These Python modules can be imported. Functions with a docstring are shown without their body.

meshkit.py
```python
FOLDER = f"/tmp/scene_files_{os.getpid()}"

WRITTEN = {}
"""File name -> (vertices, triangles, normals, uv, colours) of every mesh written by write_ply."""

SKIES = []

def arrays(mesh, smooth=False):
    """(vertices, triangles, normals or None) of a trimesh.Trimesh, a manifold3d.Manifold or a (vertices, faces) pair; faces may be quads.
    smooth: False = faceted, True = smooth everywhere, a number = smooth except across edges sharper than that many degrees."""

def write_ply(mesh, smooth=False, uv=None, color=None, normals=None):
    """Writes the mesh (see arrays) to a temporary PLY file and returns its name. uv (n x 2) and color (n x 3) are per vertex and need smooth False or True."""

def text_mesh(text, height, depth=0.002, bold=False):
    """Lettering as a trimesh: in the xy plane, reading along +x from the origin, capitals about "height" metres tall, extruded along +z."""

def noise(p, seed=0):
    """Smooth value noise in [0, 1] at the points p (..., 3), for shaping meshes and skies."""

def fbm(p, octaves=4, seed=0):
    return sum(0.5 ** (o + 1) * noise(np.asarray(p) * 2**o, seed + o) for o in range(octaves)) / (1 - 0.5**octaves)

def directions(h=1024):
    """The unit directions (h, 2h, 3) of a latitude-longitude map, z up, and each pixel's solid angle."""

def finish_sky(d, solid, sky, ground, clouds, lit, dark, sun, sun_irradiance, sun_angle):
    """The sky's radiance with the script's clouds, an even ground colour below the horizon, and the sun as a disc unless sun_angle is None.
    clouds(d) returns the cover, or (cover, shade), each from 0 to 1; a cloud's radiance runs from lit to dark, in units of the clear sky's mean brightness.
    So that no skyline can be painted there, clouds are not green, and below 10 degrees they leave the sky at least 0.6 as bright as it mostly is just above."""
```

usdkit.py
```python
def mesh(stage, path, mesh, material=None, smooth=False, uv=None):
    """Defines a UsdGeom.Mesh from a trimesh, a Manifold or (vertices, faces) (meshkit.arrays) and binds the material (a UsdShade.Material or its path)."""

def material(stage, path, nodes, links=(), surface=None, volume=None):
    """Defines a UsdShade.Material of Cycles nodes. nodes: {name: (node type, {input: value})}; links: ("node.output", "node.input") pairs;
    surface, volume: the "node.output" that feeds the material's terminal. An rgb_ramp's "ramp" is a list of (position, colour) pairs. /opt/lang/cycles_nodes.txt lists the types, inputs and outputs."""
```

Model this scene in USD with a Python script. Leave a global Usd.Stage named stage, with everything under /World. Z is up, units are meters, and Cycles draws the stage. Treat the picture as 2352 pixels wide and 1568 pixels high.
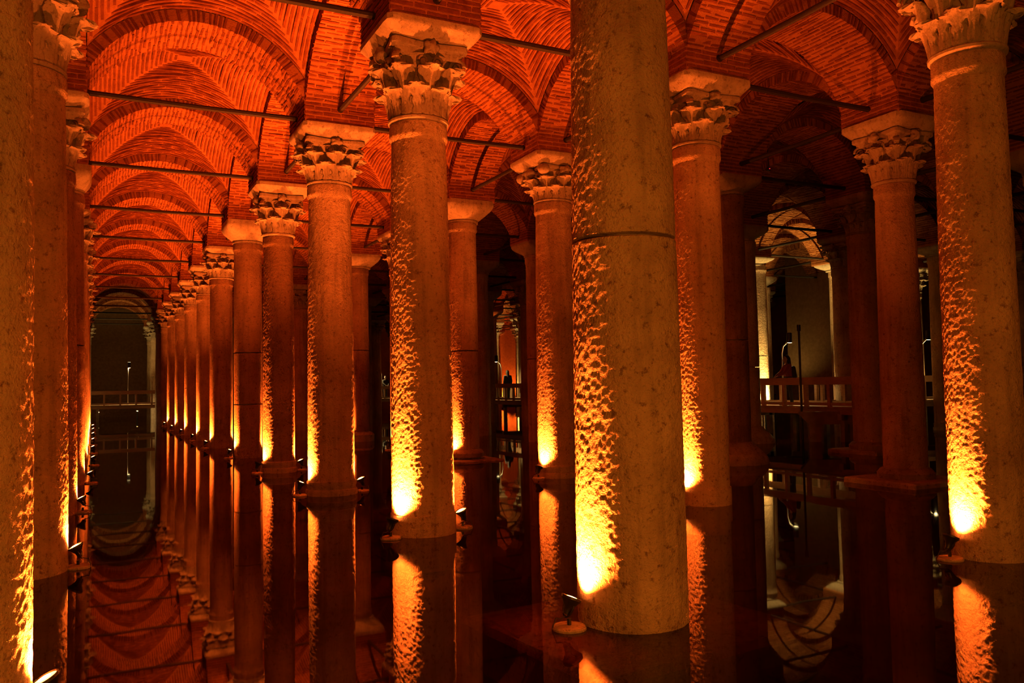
import math
import numpy as np, trimesh, manifold3d, usdkit, meshkit
from pxr import Usd, UsdGeom, UsdLux, UsdShade, Gf, Sdf

stage = Usd.Stage.CreateInMemory()
UsdGeom.SetStageUpAxis(stage, 'Z')
UsdGeom.Xform.Define(stage, '/World')
W, H = 2352, 1568
S = 4.849                                    # spacing of the column grid, metres
PI = math.pi

# ------------------------------------------------------------------ camera, lights, exposure
CX, CY, CZ, YAW, PITCH, ROLL, F = -4.0722, -1.0758, 1.9905, 0.46780, 0.0516, -0.0183, 1906.6
fw = np.array([math.sin(YAW) * math.cos(PITCH), math.cos(YAW) * math.cos(PITCH), math.sin(PITCH)])
r0 = np.array([math.cos(YAW), -math.sin(YAW), 0.0])
u0 = np.cross(r0, fw)
rt = math.cos(ROLL) * r0 + math.sin(ROLL) * u0
up = -math.sin(ROLL) * r0 + math.cos(ROLL) * u0
C = np.array([CX, CY, CZ])
cam = UsdGeom.Camera.Define(stage, '/World/camera')
cam.CreateHorizontalApertureAttr(36.0)
cam.CreateFocalLengthAttr(36.0 * F / W)
cam.CreateClippingRangeAttr((0.05, 500.0))
cam.CreateExposureAttr(0.0)
Mx = Gf.Matrix4d(*rt, 0, *up, 0, *(-fw), 0, *C, 1)
cam.AddTransformOp().Set(Mx)

SPOT = (1.0, 0.142, 0.013)                   # the orange floods at the column feet
SPOT_I = 54000.0
WARM = (1.0, 0.27, 0.020)                    # the walkway's own lamps
def light(path, pos, color, intensity, radius=0.05, aim=None, cone=None, soft=1.0):
    l = UsdLux.SphereLight.Define(stage, path)
    l.CreateRadiusAttr(radius); l.CreateIntensityAttr(float(intensity)); l.CreateColorAttr(Gf.Vec3f(*color))
    M = Gf.Matrix4d(1)
    if aim is not None:
        d = np.asarray(aim, float); d /= np.linalg.norm(d)
        x = np.cross(d, [0.13, 0.91, 0.39]); x /= np.linalg.norm(x); y = np.cross(-d, x)
        M = Gf.Matrix4d(*x, 0, *y, 0, *(-d), 0, 0, 0, 0, 1)
    M.SetTranslateOnly(Gf.Vec3d(*map(float, pos)))
    l.AddTransformOp().Set(M)
    if cone:
        s = UsdLux.ShapingAPI.Apply(l.GetPrim()); s.CreateShapingConeAngleAttr(float(cone)); s.CreateShapingConeSoftnessAttr(float(soft))
    return l
UsdGeom.Xform.Define(stage, '/World/lights')
# lamps of the visitors' walkway on which the photographer stands (behind the camera)
light('/World/lights/walkway_a', (-2.8, -3.0, 1.7), WARM, 3100, 0.08)
light('/World/lights/walkway_b', (0.4, -2.8, 1.7), WARM, 900, 0.08)

# ------------------------------------------------------------------ helpers
def proj(P):
    d = np.asarray(P, float) - C
    z = d @ fw
    return W / 2 + F * (d @ rt) / z, H / 2 - F * (d @ up) / z, z
def ray(u, v):
    return fw + rt * (u - W / 2) / F + up * (H / 2 - v) / F
used = {}
KEY = {}
def numbered(parent, name):
    k = used.get((parent, name), 0); used[(parent, name)] = k + 1
    return f'{parent}/{name}' + (f'_{k:03d}' if k else '')
def custom(p, **kw):
    for k, v in kw.items():
        if v: p.SetCustomDataByKey(k, v)
def thing(name, label, cat, loc=(0, 0, 0), rotz=0.0, group=None, kind=None):
    x = UsdGeom.Xform.Define(stage, numbered('/World', name))
    x.AddTranslateOp().Set(Gf.Vec3d(*map(float, loc)))
    if rotz: x.AddRotateZOp().Set(float(rotz))
    custom(x.GetPrim(), label=label, category=cat, group=group, kind=kind)
    return str(x.GetPath())
def part(parent, name, mesh, mat, smooth=False, label=None, kind=None):
    p = numbered(parent, name)
    m = usdkit.mesh(stage, p, mesh, mat, smooth=smooth)
    custom(m.GetPrim(), label=label, kind=kind)
    return p
def ref(path, target, loc=(0, 0, 0), rotz=0.0, scale=(1, 1, 1)):
    x = UsdGeom.Xform.Define(stage, path)
    x.AddTranslateOp().Set(Gf.Vec3d(*map(float, loc)))
    if rotz: x.AddRotateZOp().Set(float(rotz))
    if scale != (1, 1, 1): x.AddScaleOp().Set(Gf.Vec3f(*scale))
    x.GetPrim().GetReferences().AddInternalReference(Sdf.Path(target))
    x.GetPrim().SetInstanceable(True)
    return x.GetPrim()
def cat(ms):
    v, f, n = [], [], 0
    for m in ms:
        if isinstance(m, trimesh.Trimesh): a, b = np.asarray(m.vertices), np.asarray(m.faces)
        else: a, b = np.asarray(m[0], float), np.asarray(m[1], int)
        if b.shape[1] == 4: b = np.vstack([b[:, [0, 1, 2]], b[:, [0, 2, 3]]])
        v.append(a); f.append(b + n); n += len(a)
    return np.vstack(v), np.vstack(f)
BOXF = np.array([[0, 2, 3], [0, 3, 1], [4, 5, 7], [4, 7, 6], [0, 1, 5], [0, 5, 4], [2, 6, 7], [2, 7, 3], [0, 4, 6], [0, 6, 2], [1, 3, 7], [1, 7, 5]])
def hexa(c8):
    """A block from its 8 corners, ordered by bits x (1), y (2), z (4)."""
    return np.asarray(c8, float), BOXF
def box(x0, x1, y0, y1, z0, z1):
    return hexa([(x, y, z) for z in (z0, z1) for y in (y0, y1) for x in (x0, x1)])
def bevel_box(sx, sy, sz, b=0.01, at=(0, 0, 0)):
    h = np.array([[x, y, z] for x in (-1, 1) for y in (-1, 1) for z in (-1, 1)], float) * [sx / 2, sy / 2, sz / 2]
    pts = np.vstack([h * [1, 1, 1] - np.sign(h) * o for o in ([b, b, 0], [b, 0, b], [0, b, b])])
    m = trimesh.convex.convex_hull(pts); m.apply_translation(at); return m
def lathe(profile, n=48, warp=None):
    pr = np.asarray(profile, float)
    a = np.linspace(0, 2 * PI, n, endpoint=False)
    v = np.stack([pr[:, None, 0] * np.cos(a), pr[:, None, 0] * np.sin(a), np.repeat(pr[:, 1:2], n, 1)], -1)
    m = len(pr); v = v.reshape(-1, 3)
    if warp is not None: v = warp(v)
    f = []
    i = np.arange(n); j = (i + 1) % n
    for k in range(m - 1):
        A, B, D, E = k * n + i, k * n + j, (k + 1) * n + j, (k + 1) * n + i
        f.append(np.stack([A, B, D], 1)); f.append(np.stack([A, D, E], 1))
    v = np.vstack([v, [[0, 0, v[:n, 2].mean()], [0, 0, v[-n:, 2].mean()]]])
    f.append(np.stack([np.full(n, len(v) - 2), j, i], 1)); f.append(np.stack([np.full(n, len(v) - 1), (m - 1) * n + i, (m - 1) * n + j], 1))
    return v, np.vstack(f)
def tube(pts, r, n=8):
    p = np.asarray(pts, float); r = np.broadcast_to(r, len(p))
    t = np.gradient(p, axis=0); t /= np.linalg.norm(t, axis=1, keepdims=True)
    ref_ = np.array([0.31, 0.17, 0.93]) if abs(t[0][2]) < 0.9 else np.array([1.0, 0.1, 0])
    a = np.linspace(0, 2 * PI, n, endpoint=False); v = []
    x = np.cross(ref_, t[0])
    for k in range(len(p)):
        x = x - t[k] * (x @ t[k]); x /= np.linalg.norm(x); y = np.cross(t[k], x)
        v.append(p[k] + r[k] * (np.cos(a)[:, None] * x + np.sin(a)[:, None] * y))
    v = np.vstack(v); f = []; i = np.arange(n); j = (i + 1) % n
    for k in range(len(p) - 1):
        A, B, D, E = k * n + i, k * n + j, (k + 1) * n + j, (k + 1) * n + i
        f += [np.stack([A, B, D], 1), np.stack([A, D, E], 1)]
    v = np.vstack([v, p[:1], p[-1:]])
    f += [np.stack([np.full(n, len(v) - 2), j, i], 1), np.stack([np.full(n, len(v) - 1), (len(p) - 1) * n + i, (len(p) - 1) * n + j], 1)]
    return v, np.vstack(f)
def moved(m, loc=(0, 0, 0), R=None):
    v, f = (np.asarray(m.vertices), np.asarray(m.faces)) if isinstance(m, trimesh.Trimesh) else m
    if R is not None: v = v @ np.asarray(R).T
    return v + np.asarray(loc, float), f
def rz(a): return np.array([[math.cos(a), -math.sin(a), 0], [math.sin(a), math.cos(a), 0], [0, 0, 1]])
def axes_to(d):
    d = np.asarray(d, float); d /= np.linalg.norm(d)
    x = np.cross([0.05, 1, 0.02], d); x /= np.linalg.norm(x)
    return np.stack([x, np.cross(d, x), d], 1)

# ------------------------------------------------------------------ materials
L = '/World/Looks/'
def mat(name, nodes, links, surface='p.BSDF'):
    return usdkit.material(stage, L + name, nodes, links, surface=surface)
def stone(name, c_lo, c_hi, stain, fine=46.0, strength=0.6, dist=0.03, streak=True):
    n = {"g": ("geometry", {}),
         "big": ("noise_texture", {"scale": 1.3, "detail": 5.0, "roughness": 0.6}),
         "map": ("mapping", {"scale": (7.0, 7.0, 0.55)}),
         "str": ("noise_texture", {"scale": 1.0, "detail": 4.0, "roughness": 0.6}),
         "spk": ("noise_texture", {"scale": 34.0, "detail": 3.0, "roughness": 0.65}),
         "r1": ("rgb_ramp", {"ramp": [(0.28, c_lo), (0.5, tuple((a + b) / 2 for a, b in zip(c_lo, c_hi))), (0.72, c_hi)]}),
         "rs": ("rgb_ramp", {"ramp": [(0.3, (0.55,) * 3), (0.5, (1,) * 3), (0.75, (1.12,) * 3)]}),
         "rk": ("rgb_ramp", {"ramp": [(0.3, (0.5,) * 3), (0.42, (1,) * 3), (1.0, (1.05,) * 3)]}),
         "m1": ("mix_color", {"blend_type": "multiply", "fac": 0.65}),
         "m2": ("mix_color", {"blend_type": "multiply", "fac": 0.7}),
         "pit": ("noise_texture", {"scale": 13.0, "detail": 6.0, "roughness": 0.72}),
         "rp": ("rgb_ramp", {"ramp": [(0.34, stain), (0.44, (1, 1, 1)), (1.0, (1, 1, 1))]}),
         "m3": ("mix_color", {"blend_type": "multiply", "fac": 0.8}),
         "b1": ("noise_texture", {"scale": fine, "detail": 3.5, "roughness": 0.62}),
         "b2": ("noise_texture", {"scale": fine / 3.2, "detail": 3.0, "roughness": 0.55}),
         "add": ("math", {"math_type": "multiply_add", "value2": 1.1}),
         "bump": ("bump", {"strength": strength, "distance": dist}),
         "p": ("principled_bsdf", {"roughness": 0.78, "specular_ior_level": 0.25})}
    k = [("g.position", "big.vector"), ("g.position", "map.vector"), ("map.vector", "str.vector"), ("g.position", "spk.vector"), ("g.position", "pit.vector"),
         ("g.position", "b1.vector"), ("g.position", "b2.vector"),
         ("big.fac", "r1.fac"), ("str.fac", "rs.fac"), ("spk.fac", "rk.fac"), ("r1.color", "m1.a"), ("rs.color", "m1.b"), ("m1.result", "m2.a"), ("rk.color", "m2.b"),
         ("pit.fac", "rp.fac"), ("m2.result", "m3.a"), ("rp.color", "m3.b"), ("m3.result", "p.base_color"),
         ("b2.fac", "add.value1"), ("b1.fac", "add.value3"), ("add.value", "bump.height"), ("bump.normal", "p.normal")]
    return mat(name, n, k)
M_SHAFT = stone('grey_granite', (0.34, 0.24, 0.15), (0.64, 0.49, 0.33), (0.30, 0.2, 0.13), 52.0, 1.0, 0.020)
M_SHAFT3 = stone('pale_granite', (0.52, 0.36, 0.22), (0.80, 0.61, 0.42), (0.34, 0.22, 0.13), 52.0, 1.0, 0.020)
M_SHAFT4 = stone('dull_red_granite', (0.22, 0.125, 0.07), (0.40, 0.25, 0.15), (0.34, 0.22, 0.13), 40.0, 1.0, 0.03)
M_SHAFT2 = stone('pale_marble', (0.38, 0.26, 0.17), (0.60, 0.45, 0.31), (0.40, 0.3, 0.2), 40.0, 1.0, 0.030)
M_CAP = stone('carved_marble', (0.30, 0.24, 0.18), (0.46, 0.385, 0.30), (0.4, 0.33, 0.27), 60.0, 0.45, 0.012)
M_BASE = stone('wet_base_stone', (0.22, 0.17, 0.12), (0.46, 0.38, 0.29), (0.3, 0.24, 0.18), 30.0, 0.6, 0.02)
def masonry(name, ramp, fine, strength, dist, rough=0.9):
    n = {"g": ("geometry", {}),
         "n1": ("noise_texture", {"scale": 5.5, "detail": 4.0, "roughness": 0.65}),
         "n2": ("noise_texture", {"scale": 0.7, "detail": 3.0}),
         "s": ("math", {"math_type": "multiply_add", "value2": 0.55}),
         "s2": ("math", {"math_type": "multiply_add", "value2": 0.35}),
         "s3": ("math", {"math_type": "subtract", "value2": 0.45}),
         "r": ("rgb_ramp", {"ramp": ramp}),
         "b": ("noise_texture", {"scale": fine, "detail": 4.0, "roughness": 0.65}),
         "bump": ("bump", {"strength": strength, "distance": dist}),
         "p": ("principled_bsdf", {"roughness": rough, "specular_ior_level": 0.15})}
    k = [("g.position", "n1.vector"), ("g.position", "n2.vector"), ("g.position", "b.vector"),
         ("g.random_per_island", "s.value1"), ("n1.fac", "s.value3"), ("n2.fac", "s2.value1"), ("s.value", "s2.value3"), ("s2.value", "s3.value1"), ("s3.value", "r.fac"),
         ("r.color", "p.base_color"), ("b.fac", "bump.height"), ("bump.normal", "p.normal")]
    return mat(name, n, k)
M_BRICK = masonry('dark_red_brick', [(0.05, (0.13, 0.034, 0.008)), (0.45, (0.25, 0.078, 0.021)), (0.85, (0.38, 0.135, 0.040)), (1.0, (0.42, 0.16, 0.05))], 38.0, 0.7, 0.012)
M_MORTAR = masonry('pink_mortar', [(0.0, (0.28, 0.105, 0.035)), (0.5, (0.42, 0.17, 0.062)), (1.0, (0.54, 0.24, 0.095))], 24.0, 0.9, 0.02)
M_PLASTER = masonry('rough_wall_render', [(0.0, (0.20, 0.12, 0.06)), (0.5, (0.30, 0.19, 0.10)), (1.0, (0.40, 0.27, 0.15))], 12.0, 0.6, 0.02)
M_IRON = mat('rusted_iron', {"n": ("noise_texture", {"scale": 30.0, "detail": 4.0}), "r": ("rgb_ramp", {"ramp": [(0.3, (0.008, 0.005, 0.004)), (0.7, (0.022, 0.011, 0.007))]}),
                             "p": ("principled_bsdf", {"roughness": 0.7})}, [("n.fac", "r.fac"), ("r.color", "p.base_color")])
M_BLACK = mat('black_paint', {"p": ("principled_bsdf", {"base_color": (0.012, 0.011, 0.010), "roughness": 0.42})}, [])
M_CABLE = mat('cable_rubber', {"p": ("principled_bsdf", {"base_color": (0.05, 0.035, 0.025), "roughness": 0.6})}, [])
M_STEEL = mat('brushed_steel', {"p": ("principled_bsdf", {"base_color": (0.6, 0.57, 0.5), "metallic": 1.0, "roughness": 0.35})}, [])
M_LENS = mat('lit_flood_lens', {"p": ("principled_bsdf", {"base_color": (0.8, 0.6, 0.3), "emission_color": (1.0, 0.36, 0.07), "emission_strength": 9.0})}, [])
M_GLOW = mat('lit_walkway_lens', {"p": ("principled_bsdf", {"base_color": (0.9, 0.8, 0.6), "emission_color": (1.0, 0.72, 0.30), "emission_strength": 2.5})}, [])
M_RED = mat('red_indicator', {"p": ("principled_bsdf", {"base_color": (0.8, 0.05, 0.05), "emission_color": (1.0, 0.03, 0.03), "emission_strength": 1.5})}, [])
def wood(name, a, b):
    return mat(name, {"t": ("texture_coordinate", {}), "m": ("mapping", {"scale": (3.0, 3.0, 30.0)}), "n": ("noise_texture", {"scale": 2.0, "detail": 5.0}),
                      "r": ("rgb_ramp", {"ramp": [(0.3, a), (0.7, b)]}), "p": ("principled_bsdf", {"roughness": 0.6})},
               [("t.object", "m.vector"), ("m.vector", "n.vector"), ("n.fac", "r.fac"), ("r.color", "p.base_color")])
M_WOOD = wood('painted_rail_timber', (0.40, 0.25, 0.15), (0.55, 0.36, 0.22))
M_DECK = wood('deck_timber', (0.30, 0.19, 0.11), (0.46, 0.32, 0.19))
M_CONC = masonry('grey_concrete', [(0.0, (0.22, 0.20, 0.16)), (0.5, (0.34, 0.31, 0.26)), (1.0, (0.46, 0.42, 0.36))], 20.0, 0.4, 0.01)
M_MUD = masonry('silt_bed', [(0.0, (0.08, 0.035, 0.014)), (0.5, (0.15, 0.065, 0.025)), (1.0, (0.24, 0.11, 0.04))], 6.0, 0.6, 0.03)
def cloth(name, c): return mat(name, {"n": ("noise_texture", {"scale": 40.0}), "r": ("rgb_ramp", {"ramp": [(0.2, tuple(x * 0.7 for x in c)), (0.8, c)]}), "p": ("principled_bsdf", {"roughness": 0.85})}, [("n.fac", "r.fac"), ("r.color", "p.base_color")])
M_DARKC, M_REDC, M_JEAN, M_SKIN, M_HAIR = cloth('black_cloth', (0.03, 0.028, 0.03)), cloth('red_cloth', (0.30, 0.05, 0.04)), cloth('dark_denim', (0.035, 0.04, 0.06)), cloth('skin', (0.55, 0.36, 0.27)), cloth('dark_hair', (0.03, 0.02, 0.015))
# water: what it does not mirror it lets through, brown-tinted, to the cistern bed
M_WATER = mat('still_brown_water', {"g": ("geometry", {}), "mp": ("mapping", {"scale": (1.0, 1.0, 1.0)}), "n": ("noise_texture", {"scale": 0.9, "detail": 2.0, "roughness": 0.4}),
                                    "b": ("bump", {"strength": 0.04, "distance": 0.02}), "f": ("fresnel", {"IOR": 1.33}),
                                    "t": ("transparent_bsdf", {"color": (0.50, 0.30, 0.18)}), "gl": ("glossy_bsdf", {"color": (1, 1, 1), "roughness": 0.022}), "x": ("mix_closure", {})},
              [("g.position", "mp.vector"), ("mp.vector", "n.vector"), ("n.fac", "b.height"), ("b.normal", "gl.normal"), ("f.fac", "x.fac"), ("t.BSDF", "x.closure1"), ("gl.BSDF", "x.closure2")], surface="x.closure")

# ------------------------------------------------------------------ names of places, for labels
ORD = ['foremost', 'first', 'second', 'third', 'fourth', 'fifth', 'sixth', 'seventh', 'eighth', 'ninth', 'tenth', 'eleventh', 'twelfth', 'thirteenth', 'fourteenth', 'fifteenth']
ROW = {-3: 'row past the outer aisle', -2: 'row hidden behind the olive column', -1: 'row of the olive column', 0: 'row of the big cracked column', 1: 'row of the knobbed capital', 2: 'row of the square-plinth column',
       3: 'dark row before the walkway', 4: 'row of the yellow-lit column', 5: 'row past the walkway', 6: 'second row past the walkway', 7: 'third row past the walkway'}
AISLE = {-3: 'outermost aisle', -2: 'aisle behind the olive column', -1: 'long bright aisle', 0: 'middle aisle', 1: 'half-lit aisle', 2: 'dim aisle beside the square plinth', 3: 'dark aisle before the walkway', 4: 'aisle of the walkway', 5: 'aisle past the walkway', 6: 'second aisle past the walkway'}
I0, I1, J0, J1 = -3, 7, -2, 14               # the grid of columns
# which pieces of the masonry the photo shows something of (row i, then j); the others close the room as one object of kind stuff
SEEN = {
 'ax': {-1: (2, 3, 4, 5, 6, 7, 8, 9, 10, 11, 12, 13, 14), 0: (2, 3, 4, 5, 6, 7, 8, 9, 11), 1: (2, 3, 4, 5, 8), 2: (2, 3, 6, 7, 11), 3: (3, 4, 8, 9, 14), 4: (3, 4, 5, 10, 11), 5: (4, 6, 12, 13), 6: (7, 14)},
 'ay': {-1: (2, 3, 4), 0: (1, 2, 3, 4, 5, 6, 7, 8, 9, 10, 11, 12, 13), 1: (1, 2, 3, 4, 5, 7, 9, 11), 2: (1, 2, 3, 4, 5, 8), 3: (2, 3, 6, 7, 11), 4: (2, 3, 4, 9), 5: (3, 5, 11), 6: (3, 4, 6, 13), 7: (7,)},
 'v': {-1: (2, 3, 4, 5, 6, 7, 8, 9, 10, 11, 12, 13), 0: (1, 2, 3, 4, 5, 6, 7, 8), 1: (1, 2, 3, 4, 7), 2: (1, 2, 3, 5, 6), 3: (2, 3, 4), 4: (3, 4, 5), 5: (3, 5)},
 'p': {-1: (3, 4, 5), 0: (2, 3, 4, 5, 6, 7, 8, 9, 10, 11, 12, 13, 14), 1: (2, 3, 4, 5, 6, 8, 10), 2: (2, 3, 4, 5, 6, 8, 9), 3: (2, 3, 4, 7, 8, 11, 12), 4: (4, 5, 9, 10, 14), 5: (4, 5, 6, 11, 12), 6: (4, 5, 6, 7, 13, 14), 7: (8,)},
 'c': {-1: (1, 2, 3, 4, 5, 6, 7, 8, 9, 10, 11, 12, 13, 14), 0: (1, 2, 3, 4, 5, 6, 7, 8, 9, 10, 11, 12, 13, 14), 1: (1, 2, 3, 4, 5, 6, 8, 9, 10, 12, 13), 2: (2, 3, 4, 5, 6, 7, 8, 9), 3: (2, 3, 4, 5, 6, 7, 8, 9, 11, 12), 4: (3, 4, 5, 6, 9, 10, 14), 5: (4, 5, 6, 11, 12), 6: (4, 5, 7, 13, 14), 7: (7, 8)},
 'rx': {-1: (2, 3, 4, 5, 6, 7, 8, 9, 10, 11, 12, 13, 14), 0: (2, 3, 4, 5, 6, 7, 9), 1: (2, 4, 5, 7, 8), 2: (2, 3, 6, 7, 10, 11), 3: (3, 4, 8, 9, 13, 14), 4: (3, 4, 5, 10, 11), 5: (6, 12, 13), 6: (7, 14)},
 'ry': {0: (1, 2, 3, 4, 5), 1: (1, 2, 3, 5, 7), 2: (1, 2, 5, 8), 3: (2, 3, 7, 11), 4: (2, 3, 4, 9), 5: (3, 5, 11), 6: (4, 6, 13), 7: (7,)},
}
def seen(kind, i, j): return j in SEEN[kind].get(i, ())

# ------------------------------------------------------------------ room shell
def struct(name, m, material, smooth=False):
    p = numbered('/World', name); g = usdkit.mesh(stage, p, m, material, smooth=smooth); custom(g.GetPrim(), kind='structure'); return p
XA, XB, YA, YB = I0 * S - 2.4, I1 * S + 2.4, J0 * S - 2.4, J1 * S + 3.6
struct('floor', box(XA - .5, XB + .5, YA - .5, YB + .5, -0.75, -0.45), M_MUD)
struct('wall_back', box(XA - .5, XB + .5, YB, YB + .5, -0.6, 9.6), M_PLASTER)
struct('wall_front', box(XA - .5, XB + .5, YA - .5, YA, -0.6, 9.6), M_PLASTER)
struct('wall_left', box(XA - .5, XA, YA, YB, -0.6, 9.6), M_PLASTER)
struct('wall_right', box(XB, XB + .5, YA, YB, -0.6, 9.6), M_PLASTER)
struct('ceiling', box(XA - .5, XB + .5, YA - .5, YB + .5, 9.25, 9.6), M_MORTAR)
struct('wall_partition', box(28.4, 29.8, 26.3, 31.2, -0.6, 9.3), M_PLASTER)
wv, wf = trimesh.creation.box([XB - XA, YB - YA, 0.002]).vertices, None
wp = numbered('/World', 'water')
gx, gy = np.meshgrid(np.linspace(XA + .005, XB - .005, 30), np.linspace(YA + .005, YB - .005, 40), indexing='ij')
gv = np.stack([gx, gy, np.zeros_like(gx)], -1).reshape(-1, 3)
idx = np.arange(30 * 40).reshape(30, 40)
gf = np.stack([idx[:-1, :-1], idx[1:, :-1], idx[1:, 1:], idx[:-1, 1:]], -1).reshape(-1, 4)
wm = usdkit.mesh(stage, wp, (gv, gf), M_WATER)
custom(wm.GetPrim(), label='still dark brown water mirroring the lit columns across the cistern', category='water', kind='stuff')

# ------------------------------------------------------------------ brick arches, vaults and piers: prototypes
HALF, PIER, AW = S / 2, 0.66, 0.65           # half bay, half pier, half arch width
SPAN = HALF - PIER; RA = 1.94; CZA = 6.415; R2 = RA + 0.21; Z_IMP = 6.88
PHI = math.asin(SPAN / RA); WEB = HALF - AW
Z_SPRING = CZA + RA * math.cos(PHI)
rng = np.random.default_rng(7)
def protos(name):
    p = stage.CreateClassPrim('/World/' + name); return '/World/' + name
def put_bricks(path, bricks, many, limit=300):
    """bricks as single meshes (up to the limit) with the rest, or all, as one joined part"""
    if many:
        for b in bricks[:limit]: part(path, 'brick', b, M_BRICK)
        if len(bricks) > limit: part(path, 'brickwork', cat(bricks[limit:]), M_BRICK, kind='stuff')
    else: part(path, 'brickwork', cat(bricks), M_BRICK, kind='stuff')
def arch_bricks(seed):
    g = np.random.default_rng(seed); out = []
    n = 52; dth = 2 * PHI / n
    for k in range(n):
        th = -PHI + (k + 0.5) * dth + g.normal(0, 0.0025)
        rows = [-0.65, -0.325, 0.0, 0.325, 0.65] if k % 2 else [-0.65, -0.48, -0.155, 0.17, 0.495, 0.65]
        rows = np.array(rows) + np.r_[0, g.uniform(-0.03, 0.03, len(rows) - 2), 0]
        for q in range(len(rows) - 1):
            y0 = rows[q] + (g.uniform(0.008, 0.03) if q else g.uniform(-0.012, 0.02)); y1 = rows[q + 1] - (0.010 if q < len(rows) - 2 else g.uniform(-0.012, 0.02))
            tw = 0.5 * dth * g.uniform(0.34, 0.54); t = th + g.normal(0, 0.004)
            ri = RA - g.uniform(-0.004, 0.010); ro = R2 + 0.004
            c8 = []
            for r in (ri, ro):
                for y in (y0, y1):
                    for a in (t - tw, t + tw):
                        c8.append((r * math.sin(a), y, CZA + r * math.cos(a)))
            c8 = np.array(c8); c8[:4] += g.normal(0, 0.005, (4, 3))
            out.append(hexa(c8))
    return out
def ring_sector(r0, r1, w, n=40, phi=PHI + 0.02):
    th = np.linspace(-phi, phi, n + 1)
    v = []
    for y in (-w, w):
        for r in (r0, r1): v.append(np.stack([r * np.sin(th), np.full(n + 1, y), CZA + r * np.cos(th)], -1))
    v = np.vstack(v); m = n + 1; f = []
    i = np.arange(n)
    q = lambda a, b, rev: f.append(np.stack([a * m + i, a * m + i + 1, b * m + i + 1, b * m + i][::-1 if rev else 1], 1))
    q(0, 2, False); q(1, 3, True); q(0, 1, True); q(2, 3, False)
    f.append(np.array([[0, m, 3 * m, 2 * m], [n, 2 * m + n, 3 * m + n, m + n]]))
    return v, np.vstack(f)
def make_arch(name, many, seed):
    p = protos(name)
    part(p, 'mortar', ring_sector(RA + 0.006, R2, AW - 0.012), M_MORTAR, smooth=30)
    put_bricks(p, arch_bricks(seed), many)
    return p
DOME = 0.28
def zweb(u, v):
    a, b = np.abs(u), np.abs(v); lo, hi = np.minimum(a, b), np.maximum(a, b)
    return CZA + np.sqrt(np.maximum(R2 * R2 - lo * lo, 0)) + DOME * (1 - (hi / WEB) ** 2)
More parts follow.
